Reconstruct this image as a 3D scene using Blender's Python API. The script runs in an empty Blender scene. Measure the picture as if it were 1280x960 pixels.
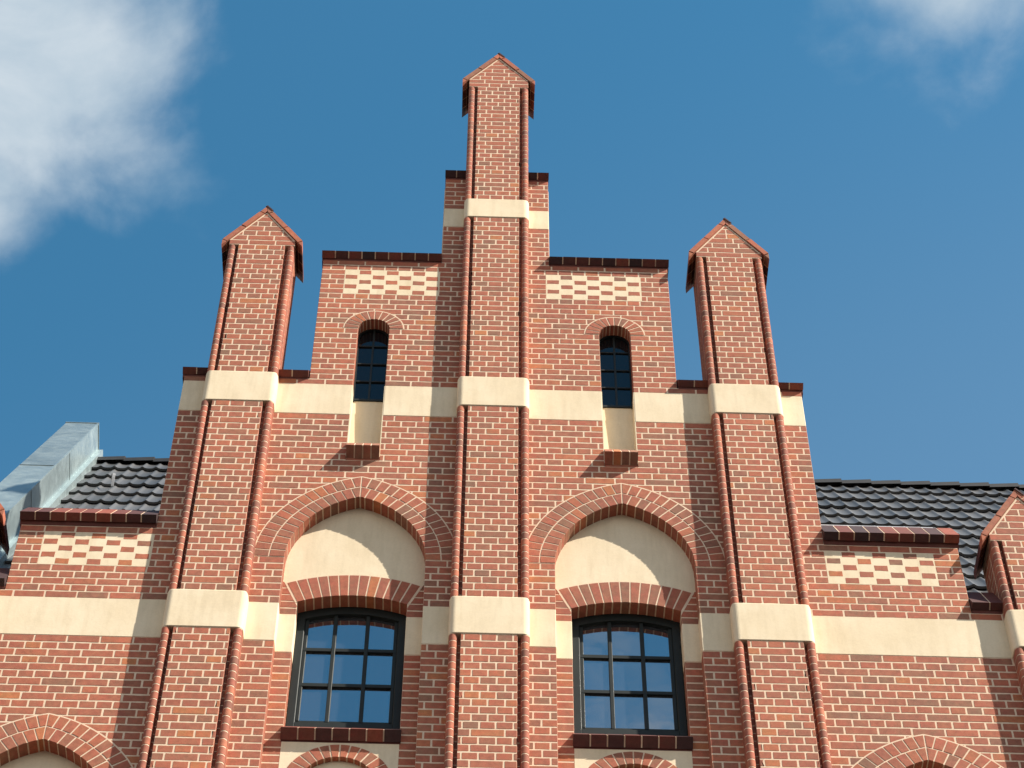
import bpy, math, random
from mathutils import Matrix, Vector
random.seed(7)
sc = bpy.context.scene
COL = sc.collection
R = math.radians

# ------------------------------------------------------------------ camera
cam = bpy.data.objects.new('camera', bpy.data.cameras.new('camera'))
COL.objects.link(cam)
cam.matrix_world = Matrix(((0.99956132, -0.0260239, -0.01413912, -0.140646),
                           (-0.02928724, -0.79749957, -0.60260824, -13.121994),
                           (0.00440628, 0.60275798, -0.7979119, -14.071414),
                           (0, 0, 0, 1)))
cam.data.sensor_width = 36.0
cam.data.lens = 36.0 * 3007.98 / 1280.0
cam.data.clip_start = 0.1
cam.data.clip_end = 5000
sc.camera = cam

# ------------------------------------------------------------------ sky, clouds, sun, exposure
SUN = Vector((2.15, -1.0, 2.3)).normalized()
EL = math.asin(SUN.z)
world = bpy.data.worlds.new('World')
sc.world = world
world.use_nodes = True
nt = world.node_tree
for n in list(nt.nodes):
    nt.nodes.remove(n)


def N(t, kind, **kw):
    n = t.nodes.new(kind)
    for k, v in kw.items():
        setattr(n, k, v)
    return n


def math_node(t, op, a, b=None, c=None, clamp=False):
    n = N(t, 'ShaderNodeMath', operation=op, use_clamp=clamp)
    for i, v in enumerate((a, b, c)):
        if v is None:
            continue
        if isinstance(v, (int, float)):
            n.inputs[i].default_value = v
        else:
            t.links.new(v, n.inputs[i])
    return n.outputs[0]


sky = N(nt, 'ShaderNodeTexSky', sky_type='NISHITA', sun_disc=False)
sky.sun_elevation = EL
sky.sun_rotation = math.atan2(SUN.x, SUN.y)
sky.altitude = 50
sky.air_density = 1.0
sky.dust_density = 0.1
sky.ozone_density = 3.2
bg = N(nt, 'ShaderNodeBackground')
bg.inputs['Strength'].default_value = 0.10
out = N(nt, 'ShaderNodeOutputWorld')
tc = N(nt, 'ShaderNodeTexCoord')
sep = N(nt, 'ShaderNodeSeparateXYZ')
nt.links.new(tc.outputs['Generated'], sep.inputs[0])
zc = math_node(nt, 'MAXIMUM', sep.outputs['Z'], 0.08)
cu = math_node(nt, 'DIVIDE', sep.outputs['X'], zc)       # position on a flat cloud layer overhead
cv = math_node(nt, 'DIVIDE', sep.outputs['Y'], zc)
comb = N(nt, 'ShaderNodeCombineXYZ')
nt.links.new(cu, comb.inputs[0])
nt.links.new(cv, comb.inputs[1])


def noise(t, vec, scale, detail=6, rough=0.55, dist=0.0):
    n = N(t, 'ShaderNodeTexNoise')
    n.inputs['Scale'].default_value = scale
    n.inputs['Detail'].default_value = detail
    n.inputs['Roughness'].default_value = rough
    n.inputs['Distortion'].default_value = dist
    t.links.new(vec, n.inputs['Vector'])
    return n.outputs['Fac']


def cloud_blob(cx, cy, rx, ry):
    dx = math_node(nt, 'DIVIDE', math_node(nt, 'SUBTRACT', cu, cx), rx)
    dy = math_node(nt, 'DIVIDE', math_node(nt, 'SUBTRACT', cv, cy), ry)
    d = math_node(nt, 'SQRT', math_node(nt, 'ADD', math_node(nt, 'MULTIPLY', dx, dx), math_node(nt, 'MULTIPLY', dy, dy)))
    return math_node(nt, 'SUBTRACT', 1.0, d)


n1 = noise(nt, comb.outputs[0], 12.0, 9, 0.54, 0.2)
n2 = noise(nt, comb.outputs[0], 11.0, 8, 0.55, 0.3)
n3 = noise(nt, comb.outputs[0], 1.1, 5, 0.55, 0.1)
blob = math_node(nt, 'MAXIMUM', cloud_blob(-0.232, 0.572, 0.125, 0.110), math_node(nt, 'MULTIPLY', cloud_blob(0.232, 0.494, 0.125, 0.082), 0.60))
blob = math_node(nt, 'MAXIMUM', blob, cloud_blob(-0.262, 0.645, 0.07, 0.06))
# unseen broken cloud round the horizon, added for neutral fill light
rad = math_node(nt, 'SQRT', math_node(nt, 'ADD', math_node(nt, 'MULTIPLY', cu, cu), math_node(nt, 'MULTIPLY', cv, cv)))
far = math_node(nt, 'MULTIPLY', math_node(nt, 'SUBTRACT', rad, 1.05), 1.6)
far = math_node(nt, 'MINIMUM', math_node(nt, 'ADD', far, math_node(nt, 'MULTIPLY', math_node(nt, 'SUBTRACT', n3, 0.5), 3.0)), 0.9)
far = math_node(nt, 'SUBTRACT', far, math_node(nt, 'MULTIPLY', math_node(nt, 'LESS_THAN', rad, 0.9), 5.0))
blob = math_node(nt, 'MAXIMUM', blob, far)
dens = math_node(nt, 'ADD', math_node(nt, 'MULTIPLY', math_node(nt, 'SUBTRACT', n1, 0.5), 1.35), blob)
mr = N(nt, 'ShaderNodeMapRange', interpolation_type='SMOOTHSTEP')
mr.inputs['From Min'].default_value = 0.0
mr.inputs['From Max'].default_value = 0.74
nt.links.new(dens, mr.inputs['Value'])
cden = math_node(nt, 'MULTIPLY', mr.outputs[0], 0.9)
cramp = N(nt, 'ShaderNodeValToRGB')
cramp.color_ramp.elements[0].position = 0.36
cramp.color_ramp.elements[0].color = (2.05, 2.75, 3.35, 1)
cramp.color_ramp.elements[1].position = 0.66
cramp.color_ramp.elements[1].color = (3.6, 4.0, 4.3, 1)
nt.links.new(n2, cramp.inputs[0])


def mixw(fac, a, b, blend='MIX'):
    m = N(nt, 'ShaderNodeMix', data_type='RGBA', blend_type=blend)
    for key, v in (('Factor', fac), ('A', a), ('B', b)):
        if isinstance(v, (int, float)):
            m.inputs[key].default_value = v
        elif isinstance(v, tuple):
            m.inputs[key].default_value = (*v, 1)
        else:
            nt.links.new(v, m.inputs[key])
    return m.outputs['Result']


clear = mixw(1.0, sky.outputs[0], (0.42, 0.935, 0.91), 'MULTIPLY')
# thin milky veil in one part of the sky
vt = N(nt, 'ShaderNodeMapRange', interpolation_type='SMOOTHSTEP')
vt.inputs['From Min'].default_value = 0.55
vt.inputs['From Max'].default_value = 1.05
vt.inputs['To Max'].default_value = 0.20
nt.links.new(math_node(nt, 'ADD', cv, math_node(nt, 'MULTIPLY', cu, 0.6)), vt.inputs['Value'])
clear = mixw(vt.outputs[0], clear, (2.0, 2.4, 3.0))
fb = N(nt, 'ShaderNodeMapRange')
fb.inputs['From Min'].default_value = 0.85
fb.inputs['From Max'].default_value = 1.2
nt.links.new(rad, fb.inputs['Value'])
ccol = mixw(fb.outputs[0], cramp.outputs[0], (5.3, 4.95, 4.75))  # out-of-view cloud made brighter and warmer to fill shaded walls
full = mixw(cden, clear, ccol)
nt.links.new(full, bg.inputs['Color'])
nt.links.new(bg.outputs[0], out.inputs[0])

sun = bpy.data.objects.new('sun', bpy.data.lights.new('sun', 'SUN'))
COL.objects.link(sun)
sun.data.energy = 5.0
sun.data.angle = R(0.53)
sun.data.color = (1.0, 0.93, 0.82)
sun.rotation_euler = SUN.to_track_quat('Z', 'Y').to_euler()

sc.view_settings.view_transform = 'Standard'
sc.view_settings.look = 'None'
sc.view_settings.gamma = 1.0
sc.view_settings.exposure = 0.95
sc.view_settings.use_curve_mapping = False


# ------------------------------------------------------------------ materials
def new_mat(name):
    m = bpy.data.materials.new(name)
    m.use_nodes = True
    t = m.node_tree
    return m, t, t.nodes['Principled BSDF']


def ramp(t, fac, stops):
    r = N(t, 'ShaderNodeValToRGB')
    while len(r.color_ramp.elements) < len(stops):
        r.color_ramp.elements.new(0.5)
    for e, (p, c) in zip(r.color_ramp.elements, stops):
        e.position = p
        e.color = (*c, 1)
    t.links.new(fac, r.inputs[0])
    return r.outputs[0]


def mixc(t, fac, a, b, blend='MIX'):
    m = N(t, 'ShaderNodeMix', data_type='RGBA', blend_type=blend)
    for key, v in (('Factor', fac), ('A', a), ('B', b)):
        if isinstance(v, (int, float)):
            m.inputs[key].default_value = v
        elif isinstance(v, tuple):
            m.inputs[key].default_value = (*v, 1)
        else:
            t.links.new(v, m.inputs[key])
    return m.outputs['Result']


def bump(t, h, strength, dist, bsdf):
    b = N(t, 'ShaderNodeBump')
    b.inputs['Strength'].default_value = strength
    b.inputs['Distance'].default_value = dist
    t.links.new(h, b.inputs['Height'])
    t.links.new(b.outputs[0], bsdf.inputs['Normal'])


def objvec(t):
    return N(t, 'ShaderNodeTexCoord').outputs['Object']


def mat_brick(name, stops, dark=0.0, rough=0.85):
    m, t, b = new_mat(name)
    at = N(t, 'ShaderNodeAttribute', attribute_name='tint')
    v = objvec(t)
    base = ramp(t, at.outputs['Fac'], stops)
    nf = noise(t, v, 22.0, 5, 0.6)
    ng = noise(t, v, 130.0, 4, 0.65)
    nl = noise(t, v, 0.9, 6, 0.65)
    c = mixc(t, 1.0, base, ramp(t, nf, [(0.28, (0.82, 0.80, 0.81)), (0.72, (1.17, 1.16, 1.13))]), 'MULTIPLY')
    c = mixc(t, 1.0, c, ramp(t, ng, [(0.25, (0.86, 0.86, 0.86)), (0.75, (1.12, 1.12, 1.12))]), 'MULTIPLY')
    c = mixc(t, 1.0, c, ramp(t, nl, [(0.32, (0.84, 0.86, 0.90)), (0.68, (1.12, 1.09, 1.05))]), 'MULTIPLY')
    hv = noise(t, v, 14.0, 3, 0.5, 0.6)
    c = mixc(t, 1.0, c, ramp(t, hv, [(0.34, (1.04, 0.96, 0.97)), (0.66, (0.95, 1.09, 1.04))]), 'MULTIPLY')
    # mortar smeared over some brick faces
    sm = noise(t, v, 9.0, 6, 0.7)
    smf = math_node(t, 'MULTIPLY', N(t, 'ShaderNodeMapRange').outputs[0], 1.0)
    mrn = smf.node.inputs[0].links[0].from_node
    mrn.inputs['From Min'].default_value = 0.66
    mrn.inputs['From Max'].default_value = 0.82
    mrn.inputs['To Max'].default_value = 0.35
    t.links.new(sm, mrn.inputs['Value'])
    c = mixc(t, smf, c, (0.46, 0.34, 0.25))
    t.links.new(c, b.inputs['Base Color'])
    b.inputs['Roughness'].default_value = rough
    b.inputs['Specular IOR Level'].default_value = 0.25
    bump(t, ng, 0.35, 0.002, b)
    return m


BR = [(0.0, (0.262, 0.124, 0.082)), (0.22, (0.315, 0.123, 0.079)), (0.5, (0.366, 0.121, 0.076)), (0.8, (0.400, 0.130, 0.075)), (1.0, (0.450, 0.162, 0.073))]
M_brick = mat_brick('red_brick', BR)
M_roll = mat_brick('moulded_brick', [(0.0, (0.22, 0.092, 0.066)), (0.5, (0.335, 0.110, 0.072)), (1.0, (0.44, 0.150, 0.085))])
M_dark = mat_brick('shaded_brick', [(0.0, (0.05, 0.028, 0.03)), (0.5, (0.13, 0.042, 0.034)), (1.0, (0.25, 0.07, 0.045))], rough=0.7)  # brick darkened with painted shade, for coping ends and cap undersides


def mat_simple(name, c0, c1, scale, rough, bs=0.2, bd=0.002, spec=0.3, fine=90.0, metallic=0.0):
    m, t, b = new_mat(name)
    v = objvec(t)
    a = noise(t, v, scale, 6, 0.6)
    f = noise(t, v, fine, 4, 0.6)
    c = ramp(t, a, [(0.3, c0), (0.7, c1)])
    c = mixc(t, 1.0, c, ramp(t, f, [(0.25, (0.93, 0.93, 0.93)), (0.75, (1.06, 1.06, 1.06))]), 'MULTIPLY')
    t.links.new(c, b.inputs['Base Color'])
    b.inputs['Roughness'].default_value = rough
    b.inputs['Metallic'].default_value = metallic
    b.inputs['Specular IOR Level'].default_value = spec
    bump(t, f, bs, bd, b)
    return m


M_mortar = mat_simple('lime_mortar', (0.63, 0.47, 0.33), (0.77, 0.595, 0.435), 14.0, 0.95, 0.3, 0.002)


def mat_plaster():
    m, t, b = new_mat('cream_plaster')
    v = objvec(t)
    a = noise(t, v, 2.2, 8, 0.65)
    st = N(t, 'ShaderNodeMapping')
    st.inputs['Scale'].default_value = (9, 9, 1.2)
    t.links.new(v, st.inputs[0])
    s = noise(t, st.outputs[0], 1.6, 5, 0.6)
    f = noise(t, v, 55.0, 6, 0.7)
    w = noise(t, v, 6.0, 5, 0.6)
    c = ramp(t, a, [(0.3, (0.68, 0.56, 0.385)), (0.7, (0.76, 0.645, 0.47))])
    c = mixc(t, 1.0, c, ramp(t, s, [(0.3, (0.93, 0.92, 0.90)), (0.55, (1.03, 1.03, 1.03))]), 'MULTIPLY')
    c = mixc(t, 1.0, c, ramp(t, f, [(0.25, (0.94, 0.94, 0.94)), (0.7, (1.04, 1.04, 1.04))]), 'MULTIPLY')
    t.links.new(c, b.inputs['Base Color'])
    b.inputs['Roughness'].default_value = 0.92
    b.inputs['Specular IOR Level'].default_value = 0.15
    h = math_node(t, 'ADD', math_node(t, 'MULTIPLY', f, 0.25), w)
    bump(t, h, 0.35, 0.006, b)
    return m


M_plaster = mat_plaster()
M_frame = mat_simple('painted_window_frame', (0.007, 0.011, 0.010), (0.011, 0.016, 0.015), 8, 0.6, 0.1, 0.0005, 0.3)
M_flash = mat_simple('lead_flashing', (0.30, 0.30, 0.31), (0.42, 0.42, 0.43), 5, 0.5, 0.2, 0.002, 0.5)


def mat_zinc():
    m, t, b = new_mat('zinc_sheet')
    v = objvec(t)
    at = N(t, 'ShaderNodeAttribute', attribute_name='tint')
    a = noise(t, v, 3.0, 6, 0.6)
    c = ramp(t, a, [(0.3, (0.29, 0.36, 0.37)), (0.7, (0.42, 0.50, 0.50))])
    c = mixc(t, 1.0, c, ramp(t, at.outputs['Fac'], [(0.0, (0.72, 0.72, 0.74)), (1.0, (1.1, 1.1, 1.1))]), 'MULTIPLY')
    t.links.new(c, b.inputs['Base Color'])
    b.inputs['Metallic'].default_value = 0.65
    rr = ramp(t, noise(t, v, 8.0, 4, 0.6), [(0.3, (0.34, 0.34, 0.34)), (0.7, (0.52, 0.52, 0.52))])
    t.links.new(rr, b.inputs['Roughness'])
    bump(t, noise(t, v, 2.2, 3, 0.5), 0.5, 0.02, b)
    return m


M_zinc = mat_zinc()


def mat_tile():
    m, t, b = new_mat('glazed_roof_tile')
    v = objvec(t)
    at = N(t, 'ShaderNodeAttribute', attribute_name='tint')
    c = ramp(t, at.outputs['Fac'], [(0.0, (0.055, 0.056, 0.058)), (1.0, (0.10, 0.098, 0.098))])
    t.links.new(c, b.inputs['Base Color'])
    b.inputs['Roughness'].default_value = 0.47
    b.inputs['Specular IOR Level'].default_value = 0.5
    bump(t, noise(t, v, 60.0, 3, 0.5), 0.15, 0.001, b)
    return m


M_tile = mat_tile()
M_ridge = mat_simple('ridge_tile', (0.016, 0.016, 0.017), (0.026, 0.026, 0.027), 6, 0.65, 0.2, 0.001, 0.3)


def mat_glass(name, refl, tint):
    m, t, b = new_mat(name)
    t.nodes.remove(b)
    d = N(t, 'ShaderNodeBsdfDiffuse')
    d.inputs['Color'].default_value = (*tint, 1)
    g = N(t, 'ShaderNodeBsdfGlossy')
    g.inputs['Roughness'].default_value = 0.015
    g.inputs['Color'].default_value = (0.95, 0.97, 1.0, 1)
    mx = N(t, 'ShaderNodeMixShader')
    fr = N(t, 'ShaderNodeLayerWeight')
    fr.inputs['Blend'].default_value = 0.25
    fac = math_node(t, 'ADD', math_node(t, 'MULTIPLY', fr.outputs['Fresnel'], 0.5), refl, clamp=True)
    t.links.new(fac, mx.inputs[0])
    t.links.new(d.outputs[0], mx.inputs[1])
    t.links.new(g.outputs[0], mx.inputs[2])
    v = objvec(t)
    bp = N(t, 'ShaderNodeBump')
    bp.inputs['Strength'].default_value = 0.06
    bp.inputs['Distance'].default_value = 0.02
    t.links.new(noise(t, v, 3.0, 2, 0.4), bp.inputs['Height'])
    t.links.new(bp.outputs[0], g.inputs['Normal'])
    t.links.new(mx.outputs[0], t.nodes['Material Output'].inputs[0])
    return m


M_glass = mat_glass('window_glass', 0.38, (0.040, 0.040, 0.044))
M_glass_dark = mat_glass('lancet_glass', 0.03, (0.006, 0.008, 0.010))


def mat_far_brick():
    m, t, b = new_mat('plain_brickwork')
    v = objvec(t)
    mp = N(t, 'ShaderNodeMapping')
    mp.inputs['Rotation'].default_value = (R(90), 0, 0)
    t.links.new(v, mp.inputs[0])
    br = N(t, 'ShaderNodeTexBrick')
    br.inputs['Scale'].default_value = 1.0
    br.inputs['Brick Width'].default_value = 0.26
    br.inputs['Row Height'].default_value = 0.08125
    br.inputs['Mortar Size'].default_value = 0.006
    br.inputs['Color1'].default_value = (0.26, 0.09, 0.065, 1)
    br.inputs['Color2'].default_value = (0.36, 0.11, 0.065, 1)
    br.inputs['Mortar'].default_value = (0.55, 0.44, 0.32, 1)
    t.links.new(mp.outputs[0], br.inputs[0])
    t.links.new(br.outputs[0], b.inputs['Base Color'])
    b.inputs['Roughness'].default_value = 0.9
    return m


M_far = mat_far_brick()
M_ground = mat_simple('street_asphalt', (0.024, 0.023, 0.022), (0.042, 0.040, 0.038), 0.6, 0.9, 0.2, 0.004)


# ------------------------------------------------------------------ mesh builder
class MB:
    def __init__(self):
        self.v, self.f, self.m, self.t = [], [], [], []

    def add(self, verts, faces, mat=0, tint=0.5):
        b = len(self.v)
        self.v += [tuple(p) for p in verts]
        for f in faces:
            self.f.append([b + i for i in f])
            self.m.append(mat)
            self.t.append(tint)

    def box(self, x0, x1, y0, y1, z0, z1, mat=0, tint=0.5, bev=0.0):
        if bev:
            c = bev
            prof = [(x0 + c, y0), (x1 - c, y0), (x1, y0 + c), (x1, y1), (x0, y1), (x0, y0 + c)]
            self.prism_z(prof, z0, z1, mat, tint)
            return
        vs = [(x0, y0, z0), (x1, y0, z0), (x1, y1, z0), (x0, y1, z0), (x0, y0, z1), (x1, y0, z1), (x1, y1, z1), (x0, y1, z1)]
        self.add(vs, [(0, 1, 5, 4), (1, 2, 6, 5), (2, 3, 7, 6), (3, 0, 4, 7), (4, 5, 6, 7), (3, 2, 1, 0)], mat, tint)

    def prism_z(self, prof, z0, z1, mat=0, tint=0.5):        # prof CCW seen from above, (x, y)
        n = len(prof)
        vs = [(x, y, z0) for x, y in prof] + [(x, y, z1) for x, y in prof]
        fs = [(i, (i + 1) % n, n + (i + 1) % n, n + i) for i in range(n)]
        self.add(vs, fs + [tuple(range(n, 2 * n)), tuple(range(n - 1, -1, -1))], mat, tint)

    def prism_y(self, pts, y0, y1, mat=0, tint=0.5, bev=0.0):   # pts CCW in (x, z) seen from the front
        n = len(pts)
        if n < 3:
            return
        if bev:
            fr = shrink(pts, bev)
            vs = [(x, y0, z) for x, z in fr] + [(x, y0 + bev, z) for x, z in pts] + [(x, y1, z) for x, z in pts]
            fs = [tuple(range(n))]
            for L in (0, 1):
                fs += [(L * n + (i + 1) % n, L * n + i, (L + 1) * n + i, (L + 1) * n + (i + 1) % n) for i in range(n)]
            self.add(vs, fs, mat, tint)
        else:
            vs = [(x, y0, z) for x, z in pts] + [(x, y1, z) for x, z in pts]
            fs = [tuple(range(n)), tuple(range(2 * n - 1, n - 1, -1))]
            fs += [((i + 1) % n, i, n + i, n + (i + 1) % n) for i in range(n)]
            self.add(vs, fs, mat, tint)

    def prism_x(self, pts, x0, x1, mat=0, tint=0.5):           # pts in (y, z)
        n = len(pts)
        vs = [(x0, y, z) for y, z in pts] + [(x1, y, z) for y, z in pts]
        fs = [tuple(range(n)), tuple(range(2 * n - 1, n - 1, -1))]
        fs += [((i + 1) % n, i, n + i, n + (i + 1) % n) for i in range(n)]
        self.add(vs, fs, mat, tint)

    def brick(self, pts, y, mat=0, tint=None, bev=0.0025, deep=0.004):   # a flat brick face, slightly raised
        if tint is None:
            tint = rt()
        n = len(pts)
        if n < 3:
            return
        fr = shrink(pts, bev)
        vs = [(x, y, z) for x, z in fr] + [(x, y + deep, z) for x, z in pts]
        fs = [tuple(range(n))] + [((i + 1) % n, i, n + i, n + (i + 1) % n) for i in range(n)]
        self.add(vs, fs, mat, tint)

    def strip(self, P, NV, z0, z1, mat=0, tint=None, bev=0.0025, deep=0.004):   # bricks whose plan follows a polyline
        if tint is None:
            tint = rt()
        n = len(P)
        O = [list(p) for p in P]
        d = Vector((P[1][0] - P[0][0], P[1][1] - P[0][1])).normalized() * bev
        O[0] = [P[0][0] + d.x, P[0][1] + d.y]
        d = Vector((P[-2][0] - P[-1][0], P[-2][1] - P[-1][1])).normalized() * bev
        O[-1] = [P[-1][0] + d.x, P[-1][1] + d.y]
        I = [(p[0] - q[0] * deep, p[1] - q[1] * deep) for p, q in zip(P, NV)]
        vs = [(x, y, z0 + bev) for x, y in O] + [(x, y, z1 - bev) for x, y in O] + [(x, y, z0) for x, y in I] + [(x, y, z1) for x, y in I]
        fs = []
        for i in range(n - 1):
            fs += [(i, i + 1, n + i + 1, n + i), (2 * n + i, 2 * n + i + 1, i + 1, i), (n + i, n + i + 1, 3 * n + i + 1, 3 * n + i)]
        fs += [(0, n, 3 * n, 2 * n), (n - 1, 3 * n - 1, 4 * n - 1, 2 * n - 1)]
        self.add(vs, fs, mat, tint)

    def build(self, name, mats, parent=None, smooth=False):
        me = bpy.data.meshes.new(name)
        me.from_pydata(self.v, [], self.f)
        for m in mats:
            me.materials.append(m)
        me.polygons.foreach_set('material_index', self.m)
        a = me.attributes.new('tint', 'FLOAT', 'FACE')
        a.data.foreach_set('value', self.t)
        if smooth:
            me.polygons.foreach_set('use_smooth', [True] * len(me.polygons))
        me.update()
        o = bpy.data.objects.new(name, me)
        COL.objects.link(o)
        if parent:
            o.parent = parent
        return o


def rt():
    u = random.random()
    if u < 0.09:
        return random.uniform(0.0, 0.2)
    if u < 0.15:
        return random.uniform(0.78, 1.0)
    return min(1, max(0, random.gauss(0.5, 0.17)))


def shrink(pts, b):
    cx = sum(p[0] for p in pts) / len(pts)
    cz = sum(p[1] for p in pts) / len(pts)
    r = []
    for x, z in pts:
        d = math.hypot(x - cx, z - cz) or 1
        k = max(0.2, 1 - 1.3 * b / d)
        r.append((cx + (x - cx) * k, cz + (z - cz) * k))
    return r


def clip(pts, a, b, c):           # keep a*x + b*z + c >= 0
    o = []
    n = len(pts)
    for i in range(n):
        p, q = pts[i], pts[(i + 1) % n]
        fp, fq = a * p[0] + b * p[1] + c, a * q[0] + b * q[1] + c
        if fp >= 0:
            o.append(p)
        if (fp >= 0) != (fq >= 0):
            k = fp / (fp - fq)
            o.append((p[0] + k * (q[0] - p[0]), p[1] + k * (q[1] - p[1])))
    return o


def rect(x0, x1, z0, z1, j=0.0014):
    def g():
        return random.uniform(-j, j)
    xm = (x0 + x1) / 2 + random.uniform(-0.02, 0.02)
    ch = 0.003
    return [(x0 + ch + g(), z0 + g()), (xm, z0 + g()), (x1 - ch + g(), z0 + g()), (x1 + g(), z0 + ch), (x1 + g(), z1 - ch),
            (x1 - ch + g(), z1 + g()), (xm, z1 + g()), (x0 + ch + g(), z1 + g()), (x0 + g(), z1 - ch), (x0 + g(), z0 + ch)]


J = 0.0060         # half a joint
C = 0.08125        # one course
H = 0.13           # one header
YW = 0.125         # wall plane; the pilasters stand at y = 0
YR = 0.25          # recessed plane inside the big arches
Z0B, Z0T = 0.0, 0.4386
Z1B, Z1T = 2.957, 3.389
Z2B, Z2T = 6.05, 6.375
PIL = (-4.47, -2.28, 0.0, 2.28, 4.52)
AX = 1.125         # window bay axis
AXL = 1.133        # lancet axis
WX = 3.365         # wing arch axis
HW, AA, ZS = 0.585, 0.2529, 0.4386 + 7 * (2.957 - 0.4386) / 31
R0 = HW + AA       # pointed arch intrados radius
RING = 0.262
ZSW = -24 * 0.08125
LH, LZ, LR = 0.147, 3.389 + 11 * (6.05 - 3.389) / 33 + 0.002, 0.282

root = bpy.data.objects.new('brick_building', None)
COL.objects.link(root)
root.location = (0, 0, 0)
root['label'] = 'tall red brick building with stepped gable, cream plaster bands and pointed brick pinnacles'
root['category'] = 'building'


# ------------------------------------------------------------------ wall courses
def courses():
    L = []
    for k in range(1, 34):
        L.append((-k * C, -(k - 1) * C, 'S' if k % 2 else 'H', (k // 2) % 2))
    for k in range(31):
        L.append((Z0T + k * (Z1B - Z0T) / 31, Z0T + (k + 1) * (Z1B - Z0T) / 31, 'H' if k % 2 else 'S', (k // 2) % 2))
    c2 = (Z2B - Z1T) / 33
    for k in range(33):
        L.append((Z1T + k * c2, Z1T + (k + 1) * c2, 'H' if k % 2 else 'S', (k // 2) % 2))
    for k in range(7):
        L.append((Z2T + k * 0.0813, Z2T + (k + 1) * 0.0813, 'H' if k % 2 else 'S', (k // 2) % 2))
    return L


TOP_WING = Z0T + 11 * C + 0.0
TOP_LOW = 0.525
TOP_SH = Z1T + (Z2B - Z1T) / 33
TOP_MID = Z1T + 25 * (Z2B - Z1T) / 33
TOP_STRIP = Z2T + 7 * 0.0813


def halfwidth(z):
    if z < TOP_LOW - 0.005:
        return 7.6
    if z < TOP_WING - 0.01:
        return 3.945
    if z < TOP_SH - 0.01:
        return 2.815
    if z < TOP_MID - 0.01:
        return 1.68
    if z < TOP_STRIP - 0.01:
        return 0.525
    return 0


def cut_iv(ivs, a, b, wl=0.0, wr=0.0):
    o = []
    for (p, q, w0, w1) in ivs:
        if b <= p or a >= q:
            o.append((p, q, w0, w1))
            continue
        if a > p + 0.012:
            o.append((p, a, w0, wl))
        if b < q - 0.012:
            o.append((b, q, wr, w1))
    return o


def arch_x(r, a, dz):
    return max(0.0, math.sqrt(max(0, r * r - dz * dz)) - a)


def opening_half(z0, z1, kind):
    """half extent of the cut for one course, and the reveal depth of its ends"""
    if kind in ('recess', 'wing'):
        zs = ZS if kind == 'recess' else ZSW
        r0, r1, a, bot = R0, R0 + RING * 2 - RING, AA, -9
    else:
        zs, r0, r1, a, bot = LZ, LH, LR, 0.0, 2.36
    if z1 <= bot:
        return 0, 0
    if z1 <= zs + 0.002:
        return r0 - a, 0.122
    lo = arch_x(r0, a, max(0, z0 - zs))
    hi = arch_x(r1, a, z1 - zs)
    if hi <= lo + 0.01:
        return (lo + 0.05 if lo > 0 else 0), 0
    return lo + 0.6 * (hi - lo), 0


CHECK = [(-AX - 0.322, Z1T + 18 * (Z2B - Z1T) / 33, (Z2B - Z1T) / 33), (0.497, Z1T + 18 * (Z2B - Z1T) / 33, (Z2B - Z1T) / 33),
         (-3.73, Z0T + 5 * C, C), (2.81, Z0T + 5 * C, C)]
CHECK[0] = (-1.452, CHECK[0][1], CHECK[0][2])


def intervals(z0, z1, x0, x1):
    zm = (z0 + z1) / 2
    h = halfwidth(zm)
    lo, hi = max(x0, -h), min(x1, h)
    if hi <= lo:
        return []
    ivs = [(lo, hi, 0.10 if lo == -h else 0, 0.10 if hi == h else 0)]
    for s in (-1, 1):
        for kind, ax in (('recess', AX), ('lancet', AXL), ('wing', WX)):
            e, w = opening_half(z0, z1, kind)
            if e > 0.004:
                ivs = cut_iv(ivs, s * ax - e, s * ax + e, w, w)
    return ivs


def lay(mb, z0, z1, ivs, kind, off, y, xref=0.0, mat=0):
    pitch = 2 * H if kind == 'S' else H
    o = xref + (H * off + 0.03 if kind == 'S' else 0.095)
    for (a, b, wa, wb) in ivs:
        js = [a]
        m = math.ceil((a - o) / pitch)
        while o + m * pitch < b:
            x = o + m * pitch + random.uniform(-0.004, 0.004)
            if x - a > 0.035 and b - x > 0.035:
                js.append(x)
            m += 1
        js.append(b)
        for i in range(len(js) - 1):
            xa, xb = js[i], js[i + 1]
            fa = J if i > 0 else (0.001 if wa else J)
            fb = J if i < len(js) - 2 else (0.001 if wb else J)
            q = random.uniform(-0.0012, 0.0012)
            zz0, zz1 = z0 + J + q, z1 - J + q
            if wa and i == 0:
                r = 0.004
                mb.strip([(xa, y + wa), (xa, y + r), (xa + r, y), (xb - fb, y)], [(-1, 0), (-1, -.3), (-.3, -1), (0, -1)], zz0, zz1, mat)
            elif wb and i == len(js) - 2:
                r = 0.004
                mb.strip([(xa + fa, y), (xb - r, y), (xb, y + r), (xb, y + wb)], [(0, -1), (.3, -1), (1, -.3), (1, 0)], zz0, zz1, mat)
            else:
                mb.brick(rect(xa + fa, xb - fb, zz0, zz1), y + random.uniform(-0.0006, 0.0006), mat)


def make_wall(name, x0, x1):
    mb = MB()
    for (z0, z1, kind, off) in courses():
        ivs = intervals(z0, z1, x0, x1)
        zt = z1
        if z0 < TOP_LOW < z1 and (x0 < -3.9 or x1 > 3.9):
            pass
        for (a, b, wa, wb) in ivs:
            mb.box(a + (0.0015 if wa else 0), b - (0.0015 if wb else 0), YW + 0.0016, YR - 0.001, z0, zt, 1)
        bi = list(ivs)
        for (cx, cz, ch) in CHECK:
            if cz - 0.01 < (z0 + z1) / 2 < cz + 5 * ch:
                bi = cut_iv(bi, cx, cx + 7 * H)
        for p in PIL:
            bi = cut_iv(bi, p - 0.29, p + 0.29)
        lay(mb, z0, z1, bi, kind, off, YW)
    return mb


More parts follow.
